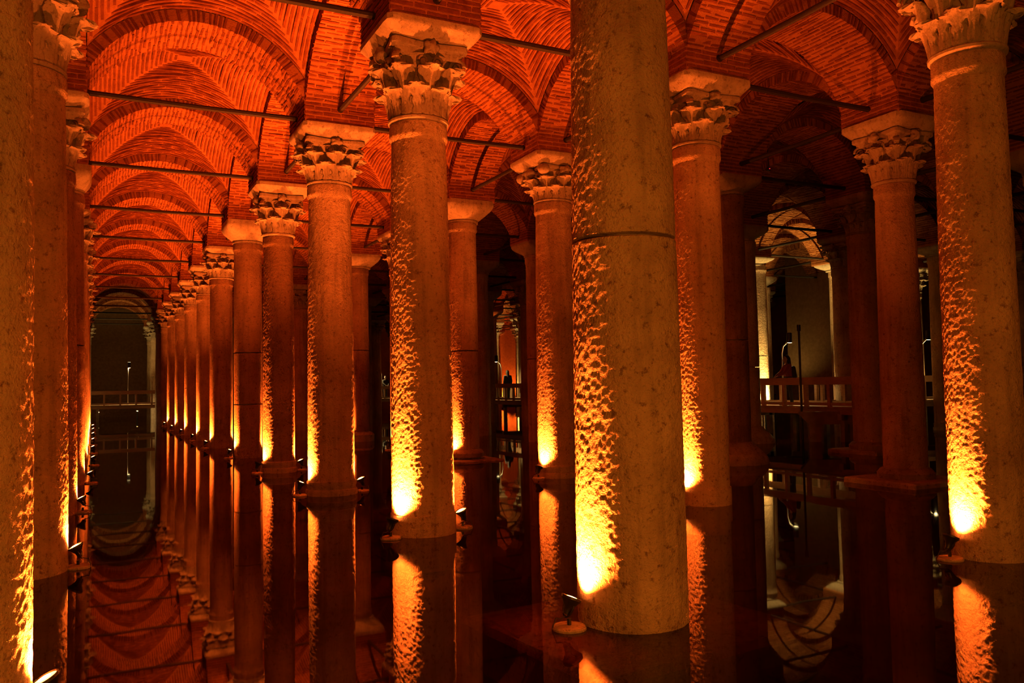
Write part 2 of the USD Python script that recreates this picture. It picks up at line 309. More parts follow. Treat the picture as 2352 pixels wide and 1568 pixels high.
def web_bricks(seed):
    g = np.random.default_rng(seed); out = []
    pitch = 0.086; n = int((WEB - 0.12) / pitch)
    for qd in range(4):
        R = rz(qd * PI / 2)
        for k in range(n):
            v = WEB - 0.012 - (k + 0.5) * pitch
            s0, s1 = -(v - 0.035), (v - 0.035)
            a0, a1 = math.asin(s0 / R2), math.asin(s1 / R2)
            length = R2 * (a1 - a0)
            if length < 0.12: continue
            m = max(1, round(length / 0.62)); cuts = np.linspace(a0, a1, m + 1)
            if m > 1: cuts[1:-1] += (0.5 if k % 2 else 0.0) * (a1 - a0) / m * 0.8 + g.uniform(-0.02, 0.02, m - 1)
            for q in range(m):
                b0, b1 = cuts[q] + 0.003, cuts[q + 1] - 0.003
                if b1 - b0 < 0.02: continue
                hw = pitch * 0.5 * g.uniform(0.40, 0.54); vv = v + g.normal(0, 0.003); ext = g.uniform(-0.004, 0.005); c8 = []
                for dz in (-ext, 0.05):
                    for y in (vv - hw, vv + hw):
                        for b in (b0, b1):
                            u = R2 * math.sin(b); uu = math.sin(b) * (R2 + dz)
                            c8.append((uu, y, float(zweb(u, max(y, abs(u) + 1e-6))) + dz * math.cos(b)))
                c8 = np.array(c8) @ R.T
                out.append((c8[:, 2].mean(), hexa(c8)))
    out.sort(key=lambda t: t[0])
    return [b for _, b in out]
def web_mesh(n=18):
    vs, fs, k = [], [], 0
    m = np.linspace(0.0, WEB, n + 1)[1:]; s = np.linspace(-1, 1, 2 * n + 1)
    for qd in range(4):
        V, Sg = np.meshgrid(m, s, indexing='ij')
        U = V * Sg; Z = zweb(U, V)
        for dz, rev in ((0.006, False), (0.12, True)):
            pts = np.stack([U, V, Z + dz], -1).reshape(-1, 3) @ rz(qd * PI / 2).T
            ii = np.arange(n * (2 * n + 1)).reshape(n, 2 * n + 1)
            f = np.stack([ii[:-1, :-1], ii[:-1, 1:], ii[1:, 1:], ii[1:, :-1]], -1).reshape(-1, 4)
            if rev: f = f[:, ::-1]
            c0 = np.array([[0, 0, float(zweb(0, 0)) + dz]]); cap = np.stack([np.full(2 * n, n * (2 * n + 1)), ii[0, 1:], ii[0, :-1]], 1)
            if rev: cap = cap[:, ::-1]
            tri = np.vstack([f[:, [0, 1, 2]], f[:, [0, 2, 3]], cap])
            vs.append(np.vstack([pts, c0])); fs.append(tri + k); k += len(pts) + 1
    return np.vstack(vs), np.vstack(fs)
def make_vault(name, many, seed):
    p = protos(name)
    part(p, 'mortar', web_mesh(), M_MORTAR, smooth=25)
    put_bricks(p, web_bricks(seed), many)
    return p
def pier_bricks(seed):
    g = np.random.default_rng(seed); out = []
    z = Z_IMP + 0.035; k = 0
    while z < Z_SPRING + 0.02:
        for qd in range(4):
            R = rz(qd * PI / 2)
            xs = np.array([-0.655, -0.33, 0.0, 0.33, 0.655]) if k % 2 else np.array([-0.655, -0.49, -0.165, 0.165, 0.49, 0.655])
            xs[1:-1] += g.uniform(-0.03, 0.03, len(xs) - 2)
            for q in range(len(xs) - 1):
                h = g.uniform(0.042, 0.052); e = 0.655 + g.uniform(0.002, 0.014)
                b = box(xs[q] + 0.010, xs[q + 1] - 0.010, -e, -0.60, z, z + h)
                out.append(moved((b[0] + g.normal(0, 0.002, (8, 3)), b[1]), R=R))
        z += 0.086; k += 1
    return out
def make_pier(name, many, seed):
    p = protos(name)
    part(p, 'mortar', bevel_box(1.305, 1.305, 7.70 - Z_IMP + 0.04, 0.012, (0, 0, (7.70 + Z_IMP) / 2 - 0.02)), M_MORTAR)
    put_bricks(p, pier_bricks(seed), many)
    return p
P_ARCH = [make_arch('class_arch_near', True, 1), make_arch('class_arch_far', False, 2)]
P_VAULT = [make_vault('class_vault_near', True, 3), make_vault('class_vault_far', False, 4)]
P_PIER = [make_pier('class_pier_near', True, 5), make_pier('class_pier_far', False, 6)]

def in_view(pts, margin=420):
    d = np.asarray(pts, float) - C; z = d @ fw; ok = z > 0.3
    if not ok.any(): return False, 1e9
    u = W / 2 + F * (d[ok] @ rt) / z[ok]; v = H / 2 - F * (d[ok] @ up) / z[ok]
    return bool(((u > -margin) & (u < W + margin) & (v > -1.5 * margin) & (v < H)).any()), float(z[ok].min())
tha = np.linspace(-PHI, PHI, 9)
def arch_pts(x, y, along):
    o = np.stack([RA * np.sin(tha), np.zeros(9), CZA + RA * np.cos(tha)], -1)
    if along: o = o[:, [1, 0, 2]]
    return o + [x, y, 0]
NEAR_X = {(-1, 3), (-1, 4), (-1, 2), (0, 3), (1, 2), (1, 3)}          # arches across an aisle, with single bricks
NEAR_Y = {(0, 2), (0, 3), (1, 2), (1, 3), (2, 2)}        # arches along a row
NEAR_V = {(-1, 2), (-1, 3), (0, 2), (1, 2)}
hidden = []
for i in range(I0, I1):
    for j in range(J0, J1 + 1):
        x, y = (i + 0.5) * S, j * S
        ok, z = in_view(arch_pts(x, y, False))
        near = (i, j) in NEAR_X
        if not seen('ax', i, j): hidden.append((P_ARCH[1], (x, y, 0), 0)); continue
        label = (f'brick arch crossing the {AISLE[i]}, above its {ORD[max(j, 0)]} pair of columns')
        pr = ref(numbered('/World', 'brick_arch'), P_ARCH[0 if near else 1], (x, y, 0)); KEY[str(pr.GetPath())] = ('ax', i, j)
        custom(pr, label=label, category='arch')
for i in range(I0, I1 + 1):
    for j in range(J0, J1):
        x, y = i * S, (j + 0.5) * S
        ok, z = in_view(arch_pts(x, y, True))
        near = (i, j) in NEAR_Y
        if not seen('ay', i, j): hidden.append((P_ARCH[1], (x, y, 0), 90)); continue
        label = (f'brick arch along the {ROW[i]}, from {ORD[max(j, 0)]} to {ORD[max(j, 0) + 1]} column')
        pr = ref(numbered('/World', 'brick_arch'), P_ARCH[0 if near else 1], (x, y, 0), 90); KEY[str(pr.GetPath())] = ('ay', i, j)
        custom(pr, label=label, category='arch')
for i in range(I0, I1):
    for j in range(J0, J1):
        x, y = (i + 0.5) * S, (j + 0.5) * S
        q = np.array([(x + a, y + b, 8.3) for a in (-1.6, -.8, 0, .8, 1.6) for b in (-1.6, 0, 1.6)])
        ok, z = in_view(q)
        near = (i, j) in NEAR_V
        if not seen('v', i, j): hidden.append((P_VAULT[1], (x, y, 0), 0)); continue
        label = (f'brick groin vault over the {AISLE[i]}, {ORD[max(j, 0) + 1]} bay back')
        pr = ref(numbered('/World', 'groin_vault'), P_VAULT[0 if near else 1], (x, y, 0)); KEY[str(pr.GetPath())] = ('v', i, j)
        custom(pr, label=label, category='vault')
NEAR_P = {(0, 2), (0, 3), (1, 2), (1, 3), (-1, 3), (-1, 4), (0, 4), (2, 2)}
for i in range(I0, I1 + 1):
    for j in range(J0, J1 + 1):
        x, y = i * S, j * S
        q = np.array([(x + a, y + b, c) for a in (-.65, .65) for b in (-.65, .65) for c in (6.9, 7.5)])
        ok, z = in_view(q)
        if not seen('p', i, j): hidden.append((P_PIER[1], (x, y, 0), 0)); continue
        label = (f'brick pier on the {ORD[max(j, 0)]} column of the {ROW[i]}')
        pr = ref(numbered('/World', 'brick_pier'), P_PIER[0 if (i, j) in NEAR_P else 1], (x, y, 0)); KEY[str(pr.GetPath())] = ('p', i, j)
        custom(pr, label=label, category='pier')
# the vaulting outside the frame, which only closes the room and returns its light
rf = UsdGeom.Xform.Define(stage, '/World/ceiling_beyond'); custom(rf.GetPrim(), kind='stuff', label='vaulting continuing out of sight beyond the columns and above the picture', category='vaulting')
for k, (p, loc, a) in enumerate(hidden):
    ref(numbered('/World/ceiling_beyond', 'vaulting'), p, loc, a)

# ------------------------------------------------------------------ column parts
def shaft_profile(r_b, r_t, z0, z1, n):
    z = np.linspace(z0, z1, n); t = np.clip(z / 5.7, 0, 1)
    r = r_b + (r_t - r_b) * t + 0.012 * np.sin(PI * t)
    return np.stack([r, z], 1)
def rough_warp(seed, amp=0.010, pick=0.0):
    def w(v):
        d = meshkit.fbm(v * 2.2 + seed * 7.3, 4, seed) - 0.5
        if pick:             # the pick-dressed relief: flat-topped lumps 3 to 5 cm across
            h = meshkit.noise(v * [31, 31, 27] + seed, seed + 50) + 0.6 * meshkit.noise(v * [58, 58, 52] + seed, seed + 51)
            d = d + pick / (2 * amp) * (np.clip(h, 0.35, 1.15) - 0.75)
        rad = np.linalg.norm(v[:, :2], axis=1, keepdims=True)
        return v + v * [1, 1, 0] / np.maximum(rad, 1e-6) * (d[:, None] * 2 * amp)
    return w
# --- carved leaf
def leaf(height, width, curl, n=22, m=15):
    s = np.linspace(0, 1, n); t = np.linspace(-1, 1, m)
    # spine (out, z): up the bell, then bending out and over
    out, zz = [], []
    for x in s:
        if x < 0.66: out.append(0.012 + 0.03 * (x / 0.66) ** 2); zz.append(height * 0.90 * x / 0.66)
        else:
            a = (x - 0.66) / 0.34 * 2.35; out.append(0.042 + curl * (1 - math.cos(a))); zz.append(height * 0.90 + curl * 1.05 * math.sin(a))
    out, zz = np.array(out), np.array(zz)
    lob = 0.80 + 0.22 * np.abs(np.sin(s * PI * 3.6 + 0.3))
    wid = width * np.interp(s, [0, .25, .6, .8, .92, 1], [.84, .72, .76, 1.05, 1.0, .45]) * lob
    P = np.zeros((n, m, 3))
    rib = 0.030 * np.cos(np.abs(t)[None, :] * PI / 2) ** 0.7 + 0.010 * np.cos(t * 4.5 * PI)[None, :] * np.interp(s, [0, .2, 1], [0.3, 1, 1])[:, None]
    notch = -0.045 * np.exp(-((np.abs(t)[None, :] - 0.78) / 0.16) ** 2) * (np.cos(s * PI * 6.4 + 0.6)[:, None] > 0.35)
    hollow = -0.02 * (np.abs(t)[None, :] ** 2) * np.interp(s, [0, .7, 1], [0, 1, 1.5])[:, None]
    P[:, :, 0] = wid[:, None] * t[None, :]
    P[:, :, 1] = out[:, None] + rib + notch + hollow
    P[:, :, 2] = zz[:, None] - 0.02 * (t[None, :] ** 2) * np.interp(s, [0, .6, 1], [0, .6, 1.6])[:, None]
    B = P.copy(); B[:, :, 1] -= np.interp(s, [0, .6, 1], [.05, .06, .03])[:, None]; B[:, :, 2] -= np.interp(s, [0, .6, 1], [0, .0, .018])[:, None]
    v = np.vstack([P.reshape(-1, 3), B.reshape(-1, 3)]); ii = np.arange(n * m).reshape(n, m); f = []
    q = np.stack([ii[:-1, :-1], ii[:-1, 1:], ii[1:, 1:], ii[1:, :-1]], -1).reshape(-1, 4)
    f.append(q[:, ::-1]); f.append(q + n * m)
    for a in (ii[0], ii[-1], ii[:, 0], ii[:, -1]): f.append(np.stack([a[:-1], a[1:], a[1:] + n * m, a[:-1] + n * m], -1))
    return v, np.vstack(f)
def place_leaf(lf, ang, radius, z):
    """x across, y outwards -> onto the bell; the leaf wraps round it"""
    v, f = lf
    r = radius + v[:, 1] + 0.14 * np.clip(v[:, 2] / 0.8, 0, 1) ** 1.5
    a = ang + v[:, 0] / np.maximum(radius + 0.06, r * 0.85)
    return np.stack([r * np.cos(a), r * np.sin(a), v[:, 2] + z], -1), f
def scroll(r0=0.105, turns=1.9, w=0.045):
    """a spiral volute in the xz plane, tapering to its eye"""
    a = np.linspace(0, turns * 2 * PI, 44); r = r0 * (1 - 0.86 * a / a[-1])
    p = np.stack([r * np.cos(a), np.zeros_like(a), r * np.sin(a)], -1)
    m = tube(p, np.interp(a / a[-1], [0, 1], [0.026, 0.018]), 7)
    v = m[0].copy(); v[:, 1] *= w / 0.026
    eye = lathe([(0.005, -0.035), (0.03, -0.03), (0.034, 0), (0.03, 0.03), (0.005, 0.035)], 12)
    ev = eye[0][:, [0, 2, 1]]
    return cat([(v, m[1]), (ev, eye[1][:, ::-1])])
def abacus(z0, z1, h=0.60, conc=0.075, seed=0, n=96):
    """slab with hollowed sides and cut corners"""
    a = np.linspace(0, 2 * PI, n, endpoint=False) + PI / n
    out = []
    for th in a:
        c, s = math.cos(th), math.sin(th); k = max(abs(c), abs(s)); e = min(abs(c), abs(s)) / k
        r = h / k; r *= 1 - conc / h * (1 - e ** 1.6)
        if e > 0.86: r *= 1 - 0.5 * (e - 0.86)
        out.append((r * c, r * s))
    out = np.array(out); prof = [(0.84, z0), (0.875, z0 + 0.02), (0.90, z0 + (z1 - z0) * .45), (0.985, z0 + (z1 - z0) * .55), (1.0, z0 + (z1 - z0) * .62), (1.0, z1 - .012), (0.985, z1)]
    v = np.vstack([np.c_[out * k, np.full(n, z)] for k, z in prof]); f = []; i = np.arange(n); j = (i + 1) % n
    for k in range(len(prof) - 1):
        f += [np.stack([k * n + i, k * n + j, (k + 1) * n + j, (k + 1) * n + i], 1)]
    f = [np.vstack([np.vstack(f)[:, [0, 1, 2]], np.vstack(f)[:, [0, 2, 3]]])]
    v = np.vstack([v, [[0, 0, z0], [0, 0, z1]]]); m = len(prof)
    f += [np.stack([np.full(n, len(v) - 2), j, i], 1), np.stack([np.full(n, len(v) - 1), (m - 1) * n + i, (m - 1) * n + j], 1)]
    v = v + (meshkit.fbm(v * 6 + seed, 3, seed)[:, None] - 0.5) * 0.02
    return v, np.vstack(f)
LEAF1, LEAF2 = leaf(0.32, 0.160, 0.085), leaf(0.60, 0.170, 0.110)
def make_corinthian(name, seed, bosses=False):
    """height 1.04 (z 0 .. 1.04), neck radius 0.385"""
    p = protos(name); g = np.random.default_rng(seed)
    bell = lathe([(0.30, -0.02), (0.405, 0.0), (0.428, 0.018), (0.432, 0.045), (0.405, 0.07), (0.375, 0.085), (0.375, 0.3), (0.39, 0.5), (0.43, 0.68), (0.50, 0.80), (0.53, 0.86), (0.3, 0.87)], 48)
    part(p, 'bell', bell, M_CAP, smooth=40)
    for k in range(8):
        l1 = place_leaf((LEAF1[0] * [1, 1, g.uniform(.95, 1.05)], LEAF1[1]), k * PI / 4 + PI / 8, 0.375, 0.06)
        part(p, 'leaf', l1, M_CAP, smooth=50)
    for k in range(8):
        l2 = place_leaf((LEAF2[0] * [1, 1, g.uniform(.95, 1.04)], LEAF2[1]), k * PI / 4, 0.375, 0.06)
        part(p, 'leaf', l2, M_CAP, smooth=50)
    for k in range(4):
        a = PI / 4 + k * PI / 2
        sc = scroll(0.12, 1.8, 0.06)
        part(p, 'volute', moved((sc[0] + [0.60, 0, 0.745], sc[1]), R=rz(a)), M_CAP, smooth=50)
    for k in range(8):
        a = k * PI / 2 / 1 if k < 4 else (k - 4) * PI / 2
        side = -1 if k < 4 else 1
        sc = scroll(0.07, 1.5, 0.03); v = sc[0].copy() * [side, 1, 1]; f = sc[1] if side > 0 else sc[1][:, ::-1]
        R = rz(a) @ np.array([[0, 1, 0], [1, 0, 0], [0, 0, 1]])
        part(p, 'helix', moved((v + [side * 0.10, 0.485, 0.765], f[:, ::-1]), R=R), M_CAP, smooth=50)
    part(p, 'abacus', abacus(0.83, 1.025, 0.585, 0.085, seed), M_CAP, smooth=35)
    for k in range(4):
        b = trimesh.creation.icosphere(2, 1.0); v = np.asarray(b.vertices) * ([0.09, 0.11, 0.11] if not bosses else [0.12, 0.14, 0.14])
        v = v * (1 + 0.16 * np.cos(5 * np.arctan2(v[:, 2], v[:, 1]))[:, None])
        part(p, 'fleuron', moved((v + [0.545, 0, 0.93 if not bosses else 0.88], np.asarray(b.faces)), R=rz(k * PI / 2)), M_CAP, smooth=50)
        if bosses:
            v = np.asarray(b.vertices) * [0.13, 0.13, 0.16]
            part(p, 'boss', moved((v + [0.70, 0, 0.88], np.asarray(b.faces)), R=rz(PI / 4 + k * PI / 2)), M_CAP, smooth=50)
    return p
def impost_mesh(seed, z0=0.0, z1=0.24, b=0.56, t=0.69):
    """slab whose splayed underside flares to a square top"""
    prof = [(b - .03, z0), (b, z0 + .01), (b + (t - b) * .35, z0 + (z1 - z0) * .22), (b + (t - b) * .8, z0 + (z1 - z0) * .48), (t, z0 + (z1 - z0) * .62), (t, z1 - .015), (t - .015, z1)]
    n = 64; a = np.linspace(0, 2 * PI, n, endpoint=False) + PI / n
    c, s = np.cos(a), np.sin(a); sq = 1 / (np.abs(c) ** 14 + np.abs(s) ** 14) ** (1 / 14)
    v = np.vstack([np.stack([h * sq * c, h * sq * s, np.full(n, z)], -1) for h, z in prof]); i = np.arange(n); j = (i + 1) % n; f = []
    for k in range(len(prof) - 1): f += [np.stack([k * n + i, k * n + j, (k + 1) * n + j], 1), np.stack([k * n + i, (k + 1) * n + j, (k + 1) * n + i], 1)]
    v = np.vstack([v, [[0, 0, z0], [0, 0, z1]]]); m = len(prof)
    f += [np.stack([np.full(n, len(v) - 2), j, i], 1), np.stack([np.full(n, len(v) - 1), (m - 1) * n + i, (m - 1) * n + j], 1)]
    v = v + (meshkit.fbm(v * 4 + seed, 3, seed)[:, None] - 0.5) * 0.022
    return v, np.vstack(f)
def bowl_mesh(seed, h, r=0.40, t=0.67):
    n = 64; a = np.linspace(0, 2 * PI, n, endpoint=False) + PI / n; c, s = np.cos(a), np.sin(a)
    v = [np.stack([(r - .02) * c, (r - .02) * s, np.full(n, -.01)], -1), np.stack([(r + .035) * c, (r + .035) * s, np.full(n, 0.0)], -1), np.stack([(r + .035) * c, (r + .035) * s, np.full(n, 0.05)], -1)]
    for x in np.linspace(0, 1, 16):
        e = 2 + 12 * x ** 2.2; half = r + 0.01 + (t - r) * math.sin(x * PI / 2) ** 0.85
        k = 1 / (np.abs(c) ** e + np.abs(s) ** e) ** (1 / e)
        v.append(np.stack([half * k * c, half * k * s, np.full(n, 0.055 + x * (h * .72))], -1))
    k = 1 / (np.abs(c) ** 14 + np.abs(s) ** 14) ** (1 / 14)
    v.append(np.stack([t * k * c, t * k * s, np.full(n, h)], -1)); m = len(v)
    v = np.vstack(v); i = np.arange(n); j = (i + 1) % n; f = []
    for q in range(m - 1): f += [np.stack([q * n + i, q * n + j, (q + 1) * n + j], 1), np.stack([q * n + i, (q + 1) * n + j, (q + 1) * n + i], 1)]
    v = np.vstack([v, [[0, 0, 0], [0, 0, h]]])
    f += [np.stack([np.full(n, len(v) - 2), j, i], 1), np.stack([np.full(n, len(v) - 1), (m - 1) * n + i, (m - 1) * n + j], 1)]
    v = v + (meshkit.fbm(v * 4 + seed, 3, seed)[:, None] - 0.5) * 0.015
    return v, np.vstack(f)
P_COR = make_corinthian('class_corinthian', 11)
P_BOSS = make_corinthian('class_corinthian_bossed', 12, True)

# ------------------------------------------------------------------ the columns
# (i, j): dx, dy, foot radius, neck radius, shaft top, capital, base, drum joints, label
COL = {
 (-1, 1): (0.00, 0, 0.46, 0.40, 5.62, 'cor', '', [], 'rough pale column cut by the left edge of the photo, nearest on that side'),
 (-1, 2): (0.04, 0, 0.50, 0.42, 5.62, 'cor', '', [], 'dark olive column second from the left edge, leafy capital at the top of the picture'),
 (-1, 3): (0.04, 0, 0.52, 0.43, 5.66, 'cor', '', [], 'narrow orange column third from the left edge, with a leafy capital under a stone impost'),
 (-1, 4): (0.08, 0, 0.55, 0.49, 6.30, 'bowl', '', [3.0], 'column fourth from the left edge with a plain bowl capital'),
 (0, 1): (0.02, 0, 0.465, 0.405, 5.60, 'cor', 'slab', [3.20], 'large near column in the middle of the photo, cracked across at half height'),
 (0, 2): (-0.035, 0, 0.425, 0.372, 5.60, 'cor', 'band', [], 'tall column with a banded foot and finely lit leaf capital, beside the large near column'),
 (0, 3): (-0.045, 0, 0.43, 0.390, 5.82, 'cor', 'torus', [], 'column with leaf capital and moulded foot, third in row of the big cracked column'),
 (0, 4): (-0.065, 0, 0.375, 0.335, 5.66, 'cor', 'torus', [], 'slim column with leaf capital standing left of the round-based one'),
 (0, 5): (0.00, 0, 0.385, 0.392, 6.27, 'bowl', '', [1.55, 3.05], 'column of three drums with a plain splayed capital, in the row along the aisle'),
 (0, 6): (-0.115, 0, 0.37, 0.363, 5.79, 'cor', '', [], 'bright-edged column just left of the one made of three drums'),
 (1, 1): (-0.05, 0, 0.385, 0.350, 5.58, 'cor', '', [], 'rough column near the right edge, glaring white at its foot'),
 (1, 2): (0.01, 0, 0.388, 0.372, 5.83, 'cor', 'band', [], 'column with a leaf capital under a pale impost, right behind the large near column'),
 (1, 3): (0.04, 0, 0.44, 0.388, 5.90, 'boss', 'torus', [], 'column with a knobbed leaf capital, just left of the large near column'),
 (1, 4): (-0.04, 0, 0.385, 0.377, 6.34, 'bowl', 'plinth', [2.9], 'two-drum column with a bowl capital, right behind the finely lit one'),
 (1, 5): (-0.04, 0, 0.43, 0.40, 5.75, 'cor', '', [], 'sliver of a lit column showing left of the finely lit leaf-capital column'),
 (1, 6): (-0.11, 0, 0.40, 0.39, 6.40, 'bowl', 'disc', [3.35], 'dim two-drum column with plain bowl capital between the round-based and the banded column'),
 (2, 2): (-0.035, 0, 0.39, 0.342, 5.67, 'cor', 'square', [], 'unlit reddish column with leaf capital on a square plinth, left of the right edge column'),
 (2, 3): (0.06, 0, 0.43, 0.42, 6.47, 'bowl', 'bell', [2.95], 'dark red two-drum column on a bell-shaped foot, behind the pale impost column'),
 (3, 3): (0.0, 0, 0.45, 0.42, 5.84, 'cor', 'square', [], 'dark column half hidden behind the one on the square plinth'),
 (3, 4): (0.12, 0, 0.43, 0.42, 6.44, 'bowl', 'bell', [2.4], 'dim column showing as a strip right of the bell-footed one'),
 (2, 5): (0.05, 0, 0.40, 0.39, 6.40, 'bowl', '', [2.85], 'dim column left of the knobbed-capital column'),
 (4, 4): (-0.10, 0, 0.42, 0.40, 5.80, 'cor', '', [], 'dark leaf-capital column behind the half hidden dark one'),
 (4, 5): (0.40, 0, 0.42, 0.40, 6.56, 'bowl', '', [2.95], 'yellow-lit column with a bowl capital by the right walkway'),
 (5, 5): (0.24, 0, 0.40, 0.39, 6.56, 'bowl', '', [], 'pale column with a bowl capital beyond the right walkway'),
 (5, 4): (0.14, 0, 0.42, 0.40, 6.50, 'bowl', 'torus', [], 'dark column with moulded foot seen left of the right edge column'),
 (2, 9): (-0.35, 0, 0.41, 0.39, 6.40, 'bowl', '', [], 'far bowl-capital column, left of the tiny person in black'),
 (5, 6): (0.45, 0, 0.41, 0.40, 6.40, 'bowl', '', [], 'shadowed bowl-capital column behind the yellow-lit one'),
}
def column(i, j):
    seed = (i + 9) * 31 + j
    g = np.random.default_rng(seed)
    if (i, j) in COL: dx, dy, rb, rtp, zt, capk, base, joints, label = COL[(i, j)]; group = None
    else:
        dx, dy, rb, rtp, zt, capk, base, joints = 0, 0, 0.43, 0.39, 5.75, 'cor', '', []
        if g.random() < 0.35: zt, capk = 6.4, 'bowl'
        if i == -1 and j > 4: dx, rb, rtp, zt, capk = 0.14, 0.52, 0.47, 5.75, 'cor'
        if i == 0: rb, rtp, zt, capk = 0.42, 0.40, 5.75, 'cor'
        label, group = f'distant {"bowl" if capk == "bowl" else "leaf"}-capital column, {ORD[max(j, 0)]} in the {ROW[i]}', None
    x, y = i * S + dx, j * S + dy
    d = proj((x, y, 1.0))[2]
    near = d < 19
    t = thing('column', label, 'column', (x, y, 0), group=group, kind='thing')
    ms = M_SHAFT if (i, j) in ((0, 1), (0, 2), (1, 1), (-1, 1), (-1, 2), (1, 2)) or g.random() < 0.4 else M_SHAFT2
    if (i, j) in ((0, 2), (1, 2)): ms = M_SHAFT3
    if (i, j) in ((0, 4), (0, 5), (0, 6), (-1, 3), (-1, 4), (2, 3), (1, 6)): ms = M_SHAFT4
    rough = 2 if (i, j) in ((0, 1), (0, 2), (1, 1), (-1, 1), (-1, 2), (1, 2)) else 1 if (i, j) in ((0, 3), (0, 4), (1, 3), (1, 4), (-1, 3)) else 0
    n = (96 if near else 40, 170, 250)[rough]
    # shaft: drums between joints
    cuts = [-0.55] + list(joints) + [zt]
    for k in range(len(cuts) - 1):
        z0, z1 = cuts[k], cuts[k + 1]
        pr = shaft_profile(rb, rtp, z0 + (0.013 if k else 0), z1 - (0.013 if k < len(cuts) - 2 else 0), max(4, int((z1 - z0) * (16 if near else 6, 48, 74)[rough])))
        e = 0.006
        head, tail = [(0.05, pr[0, 1]), (pr[0, 0] - e, pr[0, 1])], [(pr[-1, 0] - e, pr[-1, 1]), (0.05, pr[-1, 1])]
        pr[0, 1] += e; pr[-1, 1] -= e
        if k == len(cuts) - 2:       # the neck: a flared fillet below the capital
            pr = pr[pr[:, 1] < zt - 0.27]
            r = rtp
            pr = np.vstack([pr, [(r + 0.004, zt - 0.26), (r + 0.030, zt - 0.215), (r + 0.034, zt - 0.18), (r + 0.030, zt - 0.165), (r + 0.028, zt - 0.06), (r + 0.02, zt - 0.012)]]); tail = [(r, zt), (0.05, zt)]
        part(t, 'shaft', lathe(np.vstack([head, pr, tail]), n, rough_warp(seed + k, 0.006 if rough or not near else 0.010, (0.0, 0.0070, 0.0078 if j < 2 else 0.0075)[rough])), ms, smooth=70 if rough else 35)
        if k: part(t, 'joint', lathe([(0.05, z0 - 0.02), (rb - 0.13, z0 - 0.02), (rb - 0.13, z0 + 0.02), (0.05, z0 + 0.02)], 32), M_BASE, label='dark open joint between the drums')
    # base
    if base == 'band': part(t, 'base_band', lathe([(rb - .05, -.5), (rb + .022, -.5), (rb + .024, 0.25), (rb + .018, 0.275), (rb - .05, 0.285)], 64, rough_warp(seed, .006)), ms, smooth=35)
    if base == 'torus': part(t, 'base', lathe([(rb - .05, -.5), (rb + .05, -.5), (rb + .055, .06), (rb + .045, 0.10), (rb + .02, .115), (rb + .018, .15), (rb + .034, .19), (rb + .028, .25), (rb - .05, .31)], 64, rough_warp(seed, .008)), M_BASE, smooth=35)
    if base == 'disc': part(t, 'base', lathe([(rb - .05, -.5), (rb + .16, -.5), (rb + .17, .05), (rb + .17, .24), (rb + .12, .30), (rb - .05, .38)], 48, rough_warp(seed, .008)), M_BASE, smooth=35)
    if base == 'bell': part(t, 'base', lathe([(rb - .05, -.5), (rb + .40, -.5), (rb + .40, .05), (rb + .37, .16), (rb + .24, .30), (rb + .09, .44), (rb + .05, .50), (rb - .05, .54)], 56, rough_warp(seed, .012)), M_BASE, smooth=35)
    if base in ('square', 'plinth'):
        part(t, 'base', lathe([(rb - .05, 0.1), (rb + .11, 0.1), (rb + .12, 0.2), (rb + .06, .27), (rb - .05, .33)], 56, rough_warp(seed, .008)), M_BASE, smooth=35)
        part(t, 'plinth', bevel_box(1.58, 1.58, 0.60, 0.03, (0.0, 0, -0.20 if base == 'square' else -0.26)), M_BASE, label='square stone plinth rising just above the water')
    if base == 'slab': part(t, 'plinth', moved(bevel_box(2.25, 2.0, 0.42, 0.05, (0, 0, -0.235)), R=rz(0.10)), M_BASE, label='square stone slab just under the water')
    # capital and impost
    if capk in ('cor', 'boss'):
        hgt = 6.64 - zt; k = hgt / 1.04
        w = 0.5 * ((rtp + 0.012) / 0.40) + 0.5
        ref(f'{t}/capital', P_COR if capk == 'cor' else P_BOSS, (0, 0, zt), 0, (w, w, k))
        part(t, 'impost', moved(impost_mesh(seed), (-dx, -dy, 6.64)), M_CAP, smooth=35)
    else:
        part(t, 'capital', moved(bowl_mesh(seed, Z_IMP - zt, rtp + 0.01), (-dx * 0.5, -dy, zt)), M_CAP, smooth=35)
    return t
beyond = []                                  # columns that the photo shows nothing of
for i in range(I0, I1 + 1):
    for j in range(J0, J1 + 1):
        x, y = i * S, j * S
        ok, z = in_view(np.array([(x + a, y, h) for h in (0, 3, 6, 6.8) for a in (-.6, .6)]), 20)
        if (i, j) == (6, 6): continue                                          # walled in
        if (i, j) in ((0, 0), (-1, 0), (-1, -1), (0, -1)): continue            # the walkway under the photographer
        if seen('c', i, j) or (i, j) in COL: KEY[column(i, j)] = ('c', i, j)
        else: beyond.append(moved(lathe([(0.05, -.5), (0.43, -.5), (0.40, 5.7), (0.42, 5.75), (0.42, 6.0), (0.62, 6.6), (0.66, 6.7), (0.66, 6.88), (0.05, 6.88)], 20), (x, y, 0)))

g_ = usdkit.mesh(stage, '/World/colonnade_beyond', cat(beyond), M_SHAFT2, smooth=35); custom(g_.GetPrim(), kind='stuff', category='columns', label='colonnade continuing out of sight behind the nearer columns')

